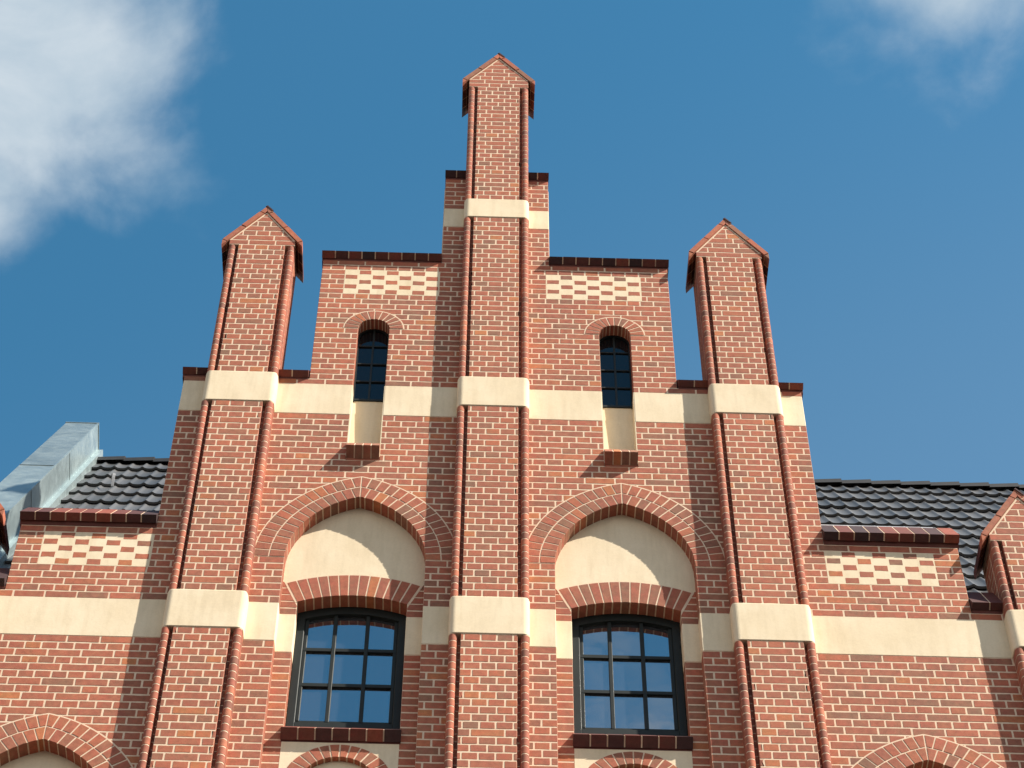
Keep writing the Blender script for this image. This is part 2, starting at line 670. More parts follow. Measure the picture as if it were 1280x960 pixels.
def band_boxes(mb, x0, x1):
    for (za, zb) in ((Z0B, Z0T), (Z1B, Z1T), (Z2B, Z2T)):
        for (a, b, wa, wb) in intervals(za, zb, x0, x1):
            mb.box(a + (0.004 if wa else 0), b - (0.004 if wb else 0), YW + 0.0016, YR - 0.001, za, zb, 1)


BACK = {'gable': [(-0.535, 0.535, -2.62, TOP_STRIP)], 'wl': [], 'wr': []}
for s in (-1, 1):
    for (a, b, c, d) in ((0.535, 0.955, 1.88, TOP_MID), (1.31, 1.68, 1.88, TOP_MID), (0.955, 1.31, 1.88, 2.3), (0.955, 1.31, 4.56, TOP_MID),
                         (1.68, 1.715, 1.88, TOP_SH), (1.715, 2.28, -2.62, TOP_SH)):
        BACK['gable'].append((min(s * a, s * b), max(s * a, s * b), c, d))
    for (a, b, c, d) in ((2.28, 2.815, -2.62, TOP_SH), (2.815, 3.945, -2.62, TOP_WING), (3.945, 7.6, -2.62, TOP_LOW)):
        BACK['wl' if s < 0 else 'wr'].append((min(s * a, s * b), max(s * a, s * b), c, d))


def checker(cx, cz, ch, parent):
    mb = MB()
    mb.box(cx - 0.004, cx + 7 * H + 0.004, YW + 0.0004, YW + 0.03, cz - 0.003, cz + 5 * ch + 0.003, 1)
    for r in range(5):
        for k in range(7):
            if (r + k) % 2:
                za, zb = cz + r * ch, cz + (r + 1) * ch
                xa, xb = cx + k * H, cx + (k + 1) * H
                q = random.uniform(-0.003, 0.003)
                mb.brick(rect(xa + 0.0065 + q, xb - 0.0065 + q, za + 0.0062, zb - 0.0062, 0.0025), YW - 0.0005, 0, None, 0.003, 0.003)
    mb.build('checker_panel', [M_brick, M_plaster], parent)


def plaster_band(x0, x1, za, zb, parent, y=YW - 0.002, yb=YR):
    """one cream band on the wall, cut where openings and the pilasters interrupt it"""
    ivs = intervals(za, zb, x0, x1)
    for p in PIL:
        ivs = cut_iv(ivs, p - 0.29, p + 0.29)
    for (a, b, wa, wb) in ivs:
        if b - a < 0.03:
            continue
        mb = MB()
        mb.box(a, b, y, yb + (0.2 if (wa == 0.1 or wb == 0.1) else 0), za, zb, 0, 0.5, 0.004)
        mb.build('plaster_band', [M_plaster], parent)


# copings: bricks laid on a steep slope, their lower ends tipped down and standing out from the wall
def coping(parent, name, x0, x1, y0, zb, n, al, thick=0.066, length=0.26, pb=0.012, mat=M_dark, back=0.36, bias=0.4):
    mb = MB()
    a = R(al)
    t = Vector((-math.sin(a), math.cos(a)))
    s = Vector((math.cos(a), math.sin(a)))

    def sec(o0, o1, l0, l1):
        A = Vector((y0 - pb, zb))
        return [tuple(A + t * o0 + s * l0), tuple(A + t * o0 + s * l1), tuple(A + t * o1 + s * l1), tuple(A + t * o1 + s * l0)]
    w = (x1 - x0) / n
    mb.prism_x(sec(0.003, thick - 0.003, 0.003, length - 0.003), x0 + 0.003, x1 - 0.003, 1)
    for i in range(n):
        xa, xb = x0 + i * w + (0.0055 if i else 0), x0 + (i + 1) * w - (0.0055 if i < n - 1 else 0)
        q = random.uniform(-0.003, 0.003)
        mb.prism_x(sec(random.uniform(-0.001, 0.001), thick + random.uniform(-0.001, 0.001), q, length), xa, xb, 0, min(1, max(0, random.gauss(bias, 0.32))))
    A = Vector((y0 - pb, zb))
    ya = y0 + 0.004
    p0 = A + t * 0.03 + s * 0.03
    p1 = A + t * 0.03 + s * (length - 0.02)
    mb.prism_x([(ya, zb - 0.03), (y0 + back, zb - 0.03), (y0 + back, p1.y), tuple(p1), tuple(p0)], x0 + 0.002, x1 - 0.002, 0, 0.5)  # solid core; its dark front strip paints in the shadow under copings
    return mb.build(name, [mat, M_mortar], parent)


walls = {}
for key, name, x0, x1 in (('gable', 'gable_wall', -2.28, 2.28), ('wl', 'wing_wall', -7.6, -2.28), ('wr', 'wing_wall', 2.28, 7.6)):
    mb = make_wall(name, x0, x1)
    band_boxes(mb, x0, x1)
    for (a, b, c, d) in BACK[key]:
        mb.box(a, b, YR + 0.0015, 0.485, c, d, 1)
    walls[key] = mb.build(name, [M_brick, M_mortar], root)
    for (za, zb) in ((Z0B, Z0T), (Z1B, Z1T), (Z2B, Z2T)):
        plaster_band(x0, x1, za, zb, walls[key])
walls['wl']['label'] = 'lower brick wing wall with checker panel in front of the zinc clad parapet'
walls['wr']['label'] = 'lower brick wing wall with checker panel in front of the long tiled roof'
checker(*CHECK[0], walls['gable'])
checker(*CHECK[1], walls['gable'])
checker(*CHECK[2], walls['wl'])
checker(*CHECK[3], walls['wr'])

for s in (-1, 1):
    g, w = walls['gable'], walls['wl' if s < 0 else 'wr']

    def cp(par, a, b, zb, n, al, **kw):
        coping(par, 'coping', min(s * a, s * b), max(s * a, s * b), YW, zb, n, al, **kw)
    cp(g, 0.527, 1.695, TOP_MID + 0.008, 9, 54, bias=0.25, thick=0.076)
    cp(g, 0.30, 0.532, TOP_STRIP + 0.004, 2, 54, bias=0.35, thick=0.076)
    cp(g, 1.69, 1.985, TOP_SH + 0.006, 2, 52, bias=0.75)
    cp(w, 2.58, 2.835, TOP_SH + 0.006, 2, 52, bias=0.6)
    cp(w, 2.815, 3.96, TOP_WING + 0.03, 9, 58 if s > 0 else 55, length=0.37, thick=0.072, bias=0.5, pb=0.028)
    cp(w, 3.95, 4.24, TOP_LOW + 0.022, 2, 60, length=0.40, bias=0.5)
    cp(w, 4.80, 7.6, TOP_LOW + 0.022, 21, 60, length=0.40, bias=0.5)


# ------------------------------------------------------------------ arches
def half_arc(mb, cx, zs, a, r0, r1, n, y, yb, thmax, mat=0, first=True, gap=J):
    """voussoirs from the springing to the apex on both sides of the axis"""
    for s in (-1, 1):
        for i in range(n):
            t0, t1 = thmax * i / n, thmax * (i + 1) / n
            g0, g1 = gap / r0, gap / r1
            pts = []
            for k in range(3):
                t = t0 + g0 + (t1 - t0 - 2 * g0) * k / 2
                pts.append((-a + r0 * math.cos(t), r0 * math.sin(t)))
            inner = pts
            outer = []
            for k in range(3):
                t = t0 + g1 + (t1 - t0 - 2 * g1) * k / 2
                outer.append((-a + (r1 - gap) * math.cos(t), (r1 - gap) * math.sin(t)))
            poly = outer + inner[::-1]
            poly = clip(poly, 1, 0, -0.006 if a else 1)
            if len(poly) < 3:
                continue
            poly = [(cx + s * x, zs + z) for x, z in poly]
            if s < 0:
                poly = poly[::-1]
            poly = [(x + random.uniform(-.0012, .0012), z + random.uniform(-.0012, .0012)) for x, z in poly]
            mb.prism_y(poly, y + random.uniform(-0.001, 0.0), yb, mat, rt(), 0.0022)


def arc_plate(mb, cx, zs, a, r0, r1, thmax, y, yb, mat=1, n=26):
    for s in (-1, 1):
        for i in range(n):
            t0, t1 = thmax * i / n, thmax * (i + 1) / n
            poly = [(-a + r1 * math.cos(t0), r1 * math.sin(t0)), (-a + r1 * math.cos(t1), r1 * math.sin(t1)),
                    (-a + r0 * math.cos(t1), r0 * math.sin(t1)), (-a + r0 * math.cos(t0), r0 * math.sin(t0))]
            poly = clip(poly, 1, 0, 0)
            if len(poly) < 3:
                continue
            poly = [(cx + s * x, zs + z) for x, z in poly]
            mb.prism_y(poly if s > 0 else poly[::-1], y, yb, mat)


def arc_top(cx, zs, x):
    dx = abs(x - cx) + AA
    return zs + math.sqrt(max(0, R0 * R0 - dx * dx))


def tympanum(parent, cx, zs, zlow, y):
    mb = MB()
    n = 40
    xs = [cx - HW - 0.03 + (2 * HW + 0.06) * i / n for i in range(n + 1)]
    vs, fs = [], []
    for x in xs:
        xx = min(max(x, cx - HW), cx + HW)
        zt = arc_top(cx, zs, xx) + 0.06
        zl = zlow(x - cx)
        vs += [(x, y, zl), (x, y, zt), (x, y + 0.16, zl), (x, y + 0.16, zt)]
    for i in range(n):
        b = 4 * i
        fs += [(b, b + 4, b + 5, b + 1), (b + 2, b + 6, b + 4, b), (b + 1, b + 5, b + 7, b + 3), (b + 3, b + 7, b + 6, b + 2)]
    mb.add(vs, fs)
    return mb.build('tympanum', [M_plaster], parent)


def pointed_arch(cx, zs, nm, zlow):
    mb = MB()
    rm = R0 + RING / 2
    arc_plate(mb, cx, zs, AA, R0 + 0.002, R0 + RING + 0.006, math.acos(AA / (R0 + RING)) + 0.01, YW - 0.0010, YR)
    half_arc(mb, cx, zs, AA, R0, R0 + RING / 2, 14, YW - 0.0034, YR, math.acos(AA / (R0 + RING / 2)))
    half_arc(mb, cx, zs, AA, R0 + RING / 2 + 0.004, R0 + RING, 16, YW - 0.0034, YW + 0.05, math.acos(AA / (R0 + RING)))
    o = mb.build('pointed_arch', [M_brick, M_mortar], root)
    tympanum(o, cx, zs, zlow, YR)
    return o


# segmental arch above each big window
SR0, SZC, SR1 = 1.137, -0.452, 1.387
SEG_T = math.asin(0.455 / SR0)


def seg_low(dx):
    d = abs(dx)
    if d < SR1 * math.sin(SEG_T):
        return SZC + math.sqrt(SR1 ** 2 - d * d) - 0.03
    return 0.80


for s in (-1, 1):
    cx = s * AX
    o = pointed_arch(cx, ZS, 'window bay', seg_low)
    o['label'] = 'double ring pointed arch above the large ' + ('left' if s < 0 else 'right') + ' window'
    pointed_arch(s * WX, ZSW, 'wing', lambda d: ZSW - 0.8)['label'] = 'pointed arch at the foot of the ' + ('left' if s < 0 else 'right') + ' wing wall'

    # jamb strips of the recess: brick, with the plaster band running through, and the flat segmental arch
    pieces = {(q, u): MB() for q in (-1, 1) for u in (0, 1)}
    for (z0, z1, kind, off) in courses():
        if z0 > 0.80 or (z0 >= Z0B - 0.001 and z0 < Z0T - 0.001):
            continue
        for q in (-1, 1):
            mb = pieces[(q, 1 if z0 > 0.2 else 0)]
            a0, a1 = 0.45, HW + 0.02
            pts = rect(a0 + 0.001, a1 - 0.001, z0 + J, z1 - J)
            if z1 > 0.56:
                pts = clip(pts, math.cos(SEG_T), -math.sin(SEG_T), -(math.cos(SEG_T) * 0.468 - math.sin(SEG_T) * 0.59))
            base = [(a0 + 0.0015, z0), (a1, z0), (a1, z1), (a0 + 0.0015, z1)]
            if q > 0:
                P = [(cx + x, z) for x, z in pts]
                B = [(cx + x, z) for x, z in base]
            else:
                P = [(cx - x, z) for x, z in pts][::-1]
                B = [(cx - x, z) for x, z in base][::-1]
            if z1 <= 0.56:
                r = 0.004
                x0, x1 = a0, a1 - 0.001
                if q > 0:
                    mb.strip([(cx + x0, YR + 0.12), (cx + x0, YR + r), (cx + x0 + r, YR), (cx + x1, YR)], [(-1, 0), (-1, -.3), (-.3, -1), (0, -1)], z0 + J, z1 - J)
                else:
                    mb.strip([(cx - x1, YR), (cx - x0 - r, YR), (cx - x0, YR + r), (cx - x0, YR + 0.12)], [(0, -1), (.3, -1), (1, -.3), (1, 0)], z0 + J, z1 - J)
            elif len(P) > 2:
                mb.brick(P, YR - 0.0012)
            mb.prism_y(B, YR + 0.0014, 0.48, 1)
    for q in (-1, 1):
        lowj = pieces[(q, 0)].build('window_jamb', [M_brick, M_mortar], root)
        pieces[(q, 1)].build('window_jamb', [M_brick, M_mortar], root)
        mb = MB()
        xa, xb = sorted((cx + q * 0.449, cx + q * (HW + 0.02)))
        mb.box(xa, xb, YR - 0.002, 0.48, Z0B, Z0T, 0, 0.5, 0.004)
        mb.build('plaster_band', [M_plaster], lowj)
    mb = MB()
    nb = 13
    for i in range(nb):
        t0, t1 = -SEG_T + 2 * SEG_T * i / nb, -SEG_T + 2 * SEG_T * (i + 1) / nb
        g = 0.0062
        P = []
        for k in range(3):
            t = t0 + g / SR0 + (t1 - t0 - 2 * g / SR0) * k / 2
            P.append((cx + SR0 * math.sin(t), SZC + SR0 * math.cos(t)))
        for k in range(3):
            t = t1 - g / SR1 - (t1 - t0 - 2 * g / SR1) * k / 2
            P.append((cx + (SR1 + random.uniform(-.004, .002)) * math.sin(t), SZC + SR1 * math.cos(t)))
        mb.prism_y(P, YR - 0.0035, YR + 0.125, 0, rt(), 0.0022)
    n = 24
    for i in range(n):
        t0, t1 = -SEG_T - 0.012 + (2 * SEG_T + 0.024) * i / n, -SEG_T - 0.012 + (2 * SEG_T + 0.024) * (i + 1) / n
        P = [(cx + r * math.sin(t), SZC + r * math.cos(t)) for r, t in ((SR0 + 0.002, t0), (SR0 + 0.002, t1), (SR1 + 0.008, t1), (SR1 + 0.008, t0))]
        mb.prism_y(P, YR - 0.0012, 0.48, 1)
    mb.build('segmental_arch', [M_brick, M_mortar], root)

    # window: frame, glazing bars, panes, sill
    yf = 0.375
    mb = MB()
    hw, zb = 0.449, -0.715
    for q in (-1, 1):
        xa, xb = sorted((cx + q * (hw - 0.068), cx + q * hw))
        mb.box(xa, xb, yf, yf + 0.07, zb, 0.64, 0, 0.5, 0.006)
        xa, xb = sorted((cx + q * (hw - 0.098), cx + q * (hw - 0.068)))
        mb.box(xa, xb, yf + 0.018, yf + 0.07, zb + 0.07, 0.60, 0, 0.5, 0.004)
    mb.box(cx - hw + 0.068, cx + hw - 0.068, yf, yf + 0.07, zb, zb + 0.062)
    mb.box(cx - hw + 0.068, cx + hw - 0.068, yf + 0.018, yf + 0.07, zb + 0.062, zb + 0.092)
    for x in (-0.1325, 0.1325):
        mb.box(cx + x - 0.016, cx + x + 0.016, yf + 0.012, yf + 0.055, zb + 0.08, 0.62, 0, 0.5, 0.004)
    for z in (-0.22, 0.185):
        mb.box(cx - hw + 0.07, cx + hw - 0.07, yf + 0.016, yf + 0.055, z - 0.017, z + 0.017)
    n = 20
    for i in range(n):                # arched head
        t0, t1 = -SEG_T + 2 * SEG_T * i / n, -SEG_T + 2 * SEG_T * (i + 1) / n
        P = [(cx + r * math.sin(t), SZC + r * math.cos(t)) for r, t in ((SR0 - 0.085, t0), (SR0 - 0.085, t1), (SR0 - 0.001, t1), (SR0 - 0.001, t0))]
        mb.prism_y(P, yf - 0.001, yf + 0.07)
    win = mb.build('window', [M_frame], root)
    win['label'] = 'nine pane window with dark frame in the ' + ('left' if s < 0 else 'right') + ' bay'
    mb = MB()
    xs = (-hw + 0.08, -0.1325, 0.1325, hw - 0.08)
    zs = (zb + 0.07, -0.22, 0.185, 0.645)
    for i in range(3):
        for k in range(3):
            ta, tb = random.uniform(-0.006, 0.006), random.uniform(-0.006, 0.006)
            xm, zm = (xs[i] + xs[i + 1]) / 2, (zs[k] + zs[k + 1]) / 2
            vs = []
            for yy in (yf + 0.036, yf + 0.046):
                for (x, z) in ((xs[i], zs[k]), (xs[i + 1], zs[k]), (xs[i + 1], zs[k + 1]), (xs[i], zs[k + 1])):
                    vs.append((cx + x, yy + ta * (x - xm) + tb * (z - zm), z))
            mb.add(vs, [(0, 1, 2, 3), (7, 6, 5, 4), (1, 0, 4, 5), (2, 1, 5, 6), (3, 2, 6, 7), (0, 3, 7, 4)])
    mb.build('pane', [M_glass], win)
    coping(win, 'sill', cx - 0.462, cx + 0.462, YR, -0.985, 7, 46, thick=0.095, length=0.29, bias=0.3, back=0.2)

    # plastered field with a small round arch under the window
    mb = MB()
    mb.box(cx - 0.452, cx + 0.452, YR + 0.045, 0.48, -2.62, -0.99)
    n = 24
    RO, RC = 0.43, -1.44
    xs = [cx - 0.452] + [cx - RO + 2 * RO * i / n for i in range(n + 1)] + [cx + 0.452]
    for i in range(len(xs) - 1):
        xa, xb = xs[i], xs[i + 1]

        def zz(x):
            d = abs(x - cx)
            return RC + math.sqrt(max(0, RO * RO - d * d)) - 0.03 if d < RO else RC
        za, zb2 = zz(xa), zz(xb)
        mb.prism_y([(xa, za), (xb, zb2), (xb, -0.985), (xa, -0.985)], YR - 0.0005, YR + 0.0455)
    ap = mb.build('apron_panel', [M_plaster], root)
    mb = MB()
    arc_plate(mb, cx, RC, 0.0, 0.297, 0.43, math.pi / 2, YR - 0.002, YR + 0.05)
    half_arc(mb, cx, RC, 0.0, 0.295, 0.43, 8, YR - 0.0045, YR + 0.05, math.pi / 2)
    for q in (-1, 1):
        for k in range(14):
            z1 = RC - k * C
            xa, xb = sorted((cx + q * 0.295, cx + q * 0.43))
            mb.box(xa, xb, YR - 0.002, YR + 0.05, z1 - C, z1, 1)
            mb.brick(rect(xa + 0.001, xb - 0.006, z1 - C + J, z1 - J), YR - 0.0045)
    mb.build('round_arch', [M_brick, M_mortar], ap)

    # lancet window with its brick arch, plastered niche and rowlock sill
    lx = s * AXL
    mb = MB()
    arc_plate(mb, lx, LZ, 0.0, LH + 0.002, LR + 0.006, math.pi / 2, YW - 0.0010, YR)
    half_arc(mb, lx, LZ, 0.0, LH, LR, 6, YW - 0.0034, YR, math.pi / 2)
    mb.build('lancet_arch', [M_brick, M_mortar], root)
    mb = MB()
    y = YR - 0.012
    for q in (-1, 1):
        xa, xb = sorted((lx + q * (LH - 0.014), lx + q * (LH + 0.01)))
        mb.box(xa, xb, y, y + 0.04, 3.30, LZ)
    mb.box(lx - LH, lx + LH, y - 0.001, y + 0.04, 3.31, 3.335)
    mb.box(lx - 0.009, lx + 0.009, y + 0.004, y + 0.03, 3.335, LZ + LH)
    for z in (3.608, 3.876, 4.153):
        mb.box(lx - LH + 0.014, lx + LH - 0.014, y + 0.003, y + 0.03, z - 0.008, z + 0.008)
    arc_plate(mb, lx, LZ, 0.0, LH - 0.014, LH + 0.01, math.pi / 2, y, y + 0.04, 0, 14)
    lw = mb.build('lancet_window', [M_frame], root)
    lw['label'] = 'narrow round topped window with leaded dark panes beside the ' + ('left' if s < 0 else 'right') + ' of the middle pilaster'
    mb = MB()
    zs4 = (3.32, 3.608, 3.876, 4.153, 4.46)
    for i in range(2):
        for k in range(4):
            xa, xb = (lx - LH - 0.005, lx) if i == 0 else (lx, lx + LH + 0.005)
            ta, tb = random.uniform(-0.012, 0.012), random.uniform(-0.012, 0.012)
            vs = []
            for yy in (y + 0.016, y + 0.026):
                for (x, z) in ((xa, zs4[k]), (xb, zs4[k]), (xb, zs4[k + 1]), (xa, zs4[k + 1])):
                    vs.append((x, yy + ta * (x - (xa + xb) / 2) + tb * (z - (zs4[k] + zs4[k + 1]) / 2), z))
            mb.add(vs, [(0, 1, 2, 3), (7, 6, 5, 4), (1, 0, 4, 5), (2, 1, 5, 6), (3, 2, 6, 7), (0, 3, 7, 4)])
    mb.build('pane', [M_glass_dark], lw)
    mb = MB()
    mb.prism_x([(0.226, 2.36), (0.34, 2.36), (0.34, 3.315), (YR + 0.0, 3.315)], lx - LH - 0.01, lx + LH + 0.01)
    for q in (-1, 1):
        xa, xb = sorted((lx + q * (LH - 0.005), lx + q * (LH + 0.006)))
        mb.box(xa, xb, YW + 0.0005, YR, 2.36, Z1T)
    mb.build('niche', [M_plaster], lw)
    coping(lw, 'sill', lx - LH + 0.002, lx + LH - 0.002, YW, 2.325, 4, 57, thick=0.12, length=0.17, pb=0.004, mat=M_brick, back=0.1, bias=0.4)


# ------------------------------------------------------------------ pilasters
PH = 0.32


def roll_profile(s):
    P = [(0.2262, 0.003), (0.2262, 0.058), (0.2505, 0.058), (0.252, 0.036)]
    NV = [(1, 0), (.7, -.7), (-.7, -.7), (-1, 0)]
    for k in range(0, 15):
        th = math.pi + math.pi * k / 14
        P.append((0.286 + 0.034 * math.cos(th), 0.034 + 0.034 * math.sin(th)))
        NV.append((math.cos(th), math.sin(th)))
    P.append((PH, 0.118))
    NV.append((1, 0))
    if s < 0:
        P = [(-x, y) for x, y in P][::-1]
        NV = [(-x, y) for x, y in NV][::-1]
    return P, NV


PROFS = {s: roll_profile(s) for s in (-1, 1)}


def body_profile():
    e = 0.0018
    right = [(0.2238, e), (0.2238, 0.0605)]
    right += [(0.2535, 0.0605)]
    for k in range(0, 9):
        th = math.pi + math.pi * k / 8
        right.append((0.286 + 0.0322 * math.cos(th), 0.034 + 0.0322 * math.sin(th)))
    right.append((PH - e, 0.388))
    left = [(-x, y) for x, y in right][::-1]
    return left + right


BODY = body_profile()


def pilaster(px, top_roll, bands, z_free, eave, apex, label):
    mb = MB()
    mb.prism_z([(px + x, y) for x, y in BODY], -2.62, top_roll, 1)
    # full width head courses and the small gable
    e = 0.0018
    mb.box(px - PH + e, px + PH - e, e, 0.388, top_roll, eave, 1)
    mb.prism_y([(px - PH + e, eave), (px + PH - e, eave), (px, apex)], e, 0.388, 1)
    spans = []
    zs = [-2.6]
    z = 0.0
    rows = []
    for k in range(1, 33):
        rows.append((-k * C, -(k - 1) * C, k - 1))
    edges = [b for b in bands] + [(top_roll, None)]
    for i in range(len(bands)):
        za = bands[i][1]
        zb = edges[i + 1][0]
        n = round((zb - za) / C)
        c = (zb - za) / n
        for k in range(n):
            rows.append((za + k * c, za + (k + 1) * c, k))
    for (z0, z1, k) in rows:
        k4 = k % 4
        if k4 in (0, 2):
            js = [-0.2255, -0.195, -0.065, 0.065, 0.195, 0.2255]
        elif k4 == 1:
            js = [-0.225, -0.13, 0.13, 0.225] if random.random() < 0.85 else [-0.225, -0.13, 0, 0.13, 0.225]
        else:
            js = [-0.225, -0.13, 0.0, 0.13, 0.225] if random.random() < 0.85 else [-0.225, -0.13, 0.13, 0.225]
        js = [js[0]] + [x + random.uniform(-.004, .004) for x in js[1:-1]] + [js[-1]]
        for i in range(len(js) - 1):
            a = px + js[i] + (J if i else 0.001)
            b = px + js[i + 1] - (J if i < len(js) - 2 else 0.001)
            q = random.uniform(-0.001, 0.001)
            mb.brick(rect(a, b, z0 + J + q, z1 - J + q), random.uniform(-0.0006, 0.0006), 0)
        for s in (-1, 1):
            P, NV = PROFS[s]
            mb.strip([(px + x, y) for x, y in P], NV, z0 + J * 0.62, z1 - J * 0.62, 2)
            if z0 > z_free:
                cuts = [0.130, 0.388] if k % 2 else [0.130, 0.26, 0.388]
                for i in range(len(cuts) - 1):
                    ya, yb = cuts[i], cuts[i + 1] - 0.012
                    if s > 0:
                        mb.strip([(px + PH, ya), (px + PH, yb)], [(1, 0), (1, 0)], z0 + J, z1 - J)
                    else:
                        mb.strip([(px - PH, yb), (px - PH, ya)], [(-1, 0), (-1, 0)], z0 + J, z1 - J)
    # head
    n = max(1, round((eave - top_roll) / C))
    c = (eave - top_roll) / n
    hr = [(top_roll + k * c, top_roll + (k + 1) * c, k) for k in range(n)]
    m = max(4, round((apex - eave) / C))
    hr += [(eave + k * (apex - eave) / m, eave + (k + 1) * (apex - eave) / m, n + k) for k in range(m)]
    sl = (apex - eave) / PH
    ln = math.hypot(sl, 1)
    for (z0, z1, k) in hr:
        hwid = PH if z0 < eave - 0.001 else PH
        pitch = 2 * H if k % 2 else H
        if k == 0:
            xs = [-PH, -0.10, 0.03, 0.16, PH] if n > 1 else [-PH, -0.13, 0.13, PH]
        else:
            o = random.choice((0.0, 0.06, 0.11))
            xs = [-PH] + [x for x in (o + pitch * i - 0.52 for i in range(12)) if -PH + 0.04 < x < PH - 0.04] + [PH]
        for i in range(len(xs) - 1):
            pts = rect(px + xs[i] + (J if i else 0.001), px + xs[i + 1] - (J if i < len(xs) - 2 else 0.001), z0 + J, z1 - J)
            if z0 > eave - 0.001:
                for s in (-1, 1):
                    pts = clip(pts, -s * sl / ln, -1 / ln, (apex + s * sl * px) / ln - 0.016)
            if len(pts) > 2:
                xr = [p[0] for p in pts]
                zr = [p[1] for p in pts]
                if (max(xr) - min(xr)) > 0.02 and (max(zr) - min(zr)) > 0.02:
                    mb.brick(pts, 0.0)
    ob = mb.build('pilaster', [M_brick, M_mortar, M_roll], root)
    ob['label'] = label
    # plaster bands wrapping the pilaster
    for (za, zb) in bands:
        bb = MB()
        rr, hx, y0 = 0.055, PH + 0.006, -0.007
        prof = []
        for k in range(9):
            th = -math.pi + (math.pi / 2) * k / 8
            prof.append((-hx + rr + rr * math.cos(th), y0 + rr + rr * math.sin(th)))
        for k in range(9):
            th = -math.pi / 2 + (math.pi / 2) * k / 8
            prof.append((hx - rr + rr * math.cos(th), y0 + rr + rr * math.sin(th)))
        prof += [(hx, 0.128), (-hx, 0.128)]
        npf = len(prof)
        levels = [(za, 0.004), (za + 0.005, 0.0), (zb - 0.012, 0.0), (zb - 0.004, 0.003), (zb, 0.010)]
        vs, fs = [], []
        for (z, ins) in levels:
            for (x, y) in prof:
                k = 1 - ins / hx
                vs.append((px + x * k, y + ins * (1 if y < 0.1 else 0), z))
        for L in range(len(levels) - 1):
            for i in range(npf):
                j = (i + 1) % npf
                fs.append((L * npf + i, L * npf + j, (L + 1) * npf + j, (L + 1) * npf + i))
        fs.append(tuple(range((len(levels) - 1) * npf, len(levels) * npf)))
        fs.append(tuple(range(npf - 1, -1, -1)))
        bb.add(vs, fs)
        bb.build('plaster_band', [M_plaster], ob)
    # saddle cap of flat bricks
    cb = MB()
    al = math.atan2(apex - eave, PH)
    EX = PH + 0.072
    L = EX / math.cos(al)
    th = 0.052
    ya, yb = -0.012, 0.425
    for s in (-1, 1):
        d = Vector((s * math.cos(al), -math.sin(al)))
        nn = Vector((s * math.sin(al), math.cos(al)))
        A = Vector((px, apex + 0.004))
        segs = [0.0, 0.045, 0.045 + (L - 0.125) / 2, L - 0.08, L]

        def q4(l0, l1, n0, n1):
            p = [tuple(A + d * l0 + nn * n0), tuple(A + d * l1 + nn * n0), tuple(A + d * l1 + nn * n1), tuple(A + d * l0 + nn * n1)]
            return p if s > 0 else p[::-1]
        core = clip(q4(0.0, L - 0.002, 0.002, th - 0.003), s, 0, -s * px)
        if s < 0:
            core = clip(q4(-0.1, L + 0.1, 0.002, th - 0.003), -1, 0, px)
        else:
            core = clip(q4(-0.1, L + 0.1, 0.002, th - 0.003), 1, 0, -px)
        core = clip(core, -s, 0, s * px + EX - 0.003)
        cb.prism_y(core, ya + 0.008, yb - 0.006, 1)
        for i in range(4):
            l0, l1 = segs[i] + (0.0045 if i else -0.12), segs[i + 1] - (0.0045 if i < 3 else 0)
            poly = clip(clip(q4(l0, l1 + (0.12 if i == 3 else 0), 0.0, th), s, 0, -s * px - 0.001), -s, 0, s * px + EX)
            nd = 4
            for j in range(nd):
                y0 = ya + (yb - ya) * j / nd + (0.004 if j else 0)
                y1 = ya + (yb - ya) * (j + 1) / nd - (0.004 if j < nd - 1 else 0)
                if len(poly) > 2:
                    cb.prism_y(poly, y0 + (random.uniform(-.003, .003) if j == 0 else 0), y1, 2 if j else 0, rt(), 0.003)  # darker brick behind the front row puts the underside's shade in colour
    if True:                               # dark ridge piece shaped as the left slab's shadow at the point
        zt = apex + th / math.cos(al) - 0.012
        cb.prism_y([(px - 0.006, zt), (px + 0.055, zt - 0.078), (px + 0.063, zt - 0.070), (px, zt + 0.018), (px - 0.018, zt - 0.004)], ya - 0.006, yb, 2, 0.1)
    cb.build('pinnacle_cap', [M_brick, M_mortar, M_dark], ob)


B0, B1, B2 = (Z0B, Z0T), (Z1B, Z1T), (Z2B, Z2T)
pilaster(0.0, 8.62, [B0, (2.972, 3.40), (6.05, 6.38)], 6.97, 8.775, 9.25, 'tallest middle pilaster rising through the top of the gable')
pilaster(-2.28, 5.45, [B0, B1], 3.5, 5.53, 6.03, 'left pilaster with a pointed cap beside the stepped gable')
pilaster(2.28, 5.45, [B0, B1], 3.5, 5.53, 6.03, 'right pilaster with a pointed cap beside the stepped gable')
pilaster(-4.47, 1.30, [B0], 0.5, 1.38, 1.88, 'short capped pilaster at the outer end of the left wing')
pilaster(4.52, 1.30, [B0], 0.5, 1.38, 1.88, 'short capped pilaster at the outer end of the right wing')

# ------------------------------------------------------------------ roofs behind the wings
AL = R(61)
US = Vector((0, math.cos(AL), math.sin(AL)))       # up the slope
UN = Vector((0, -math.sin(AL), math.cos(AL)))      # out of the slope
EAVE = Vector((0, 0.5, 0.45))


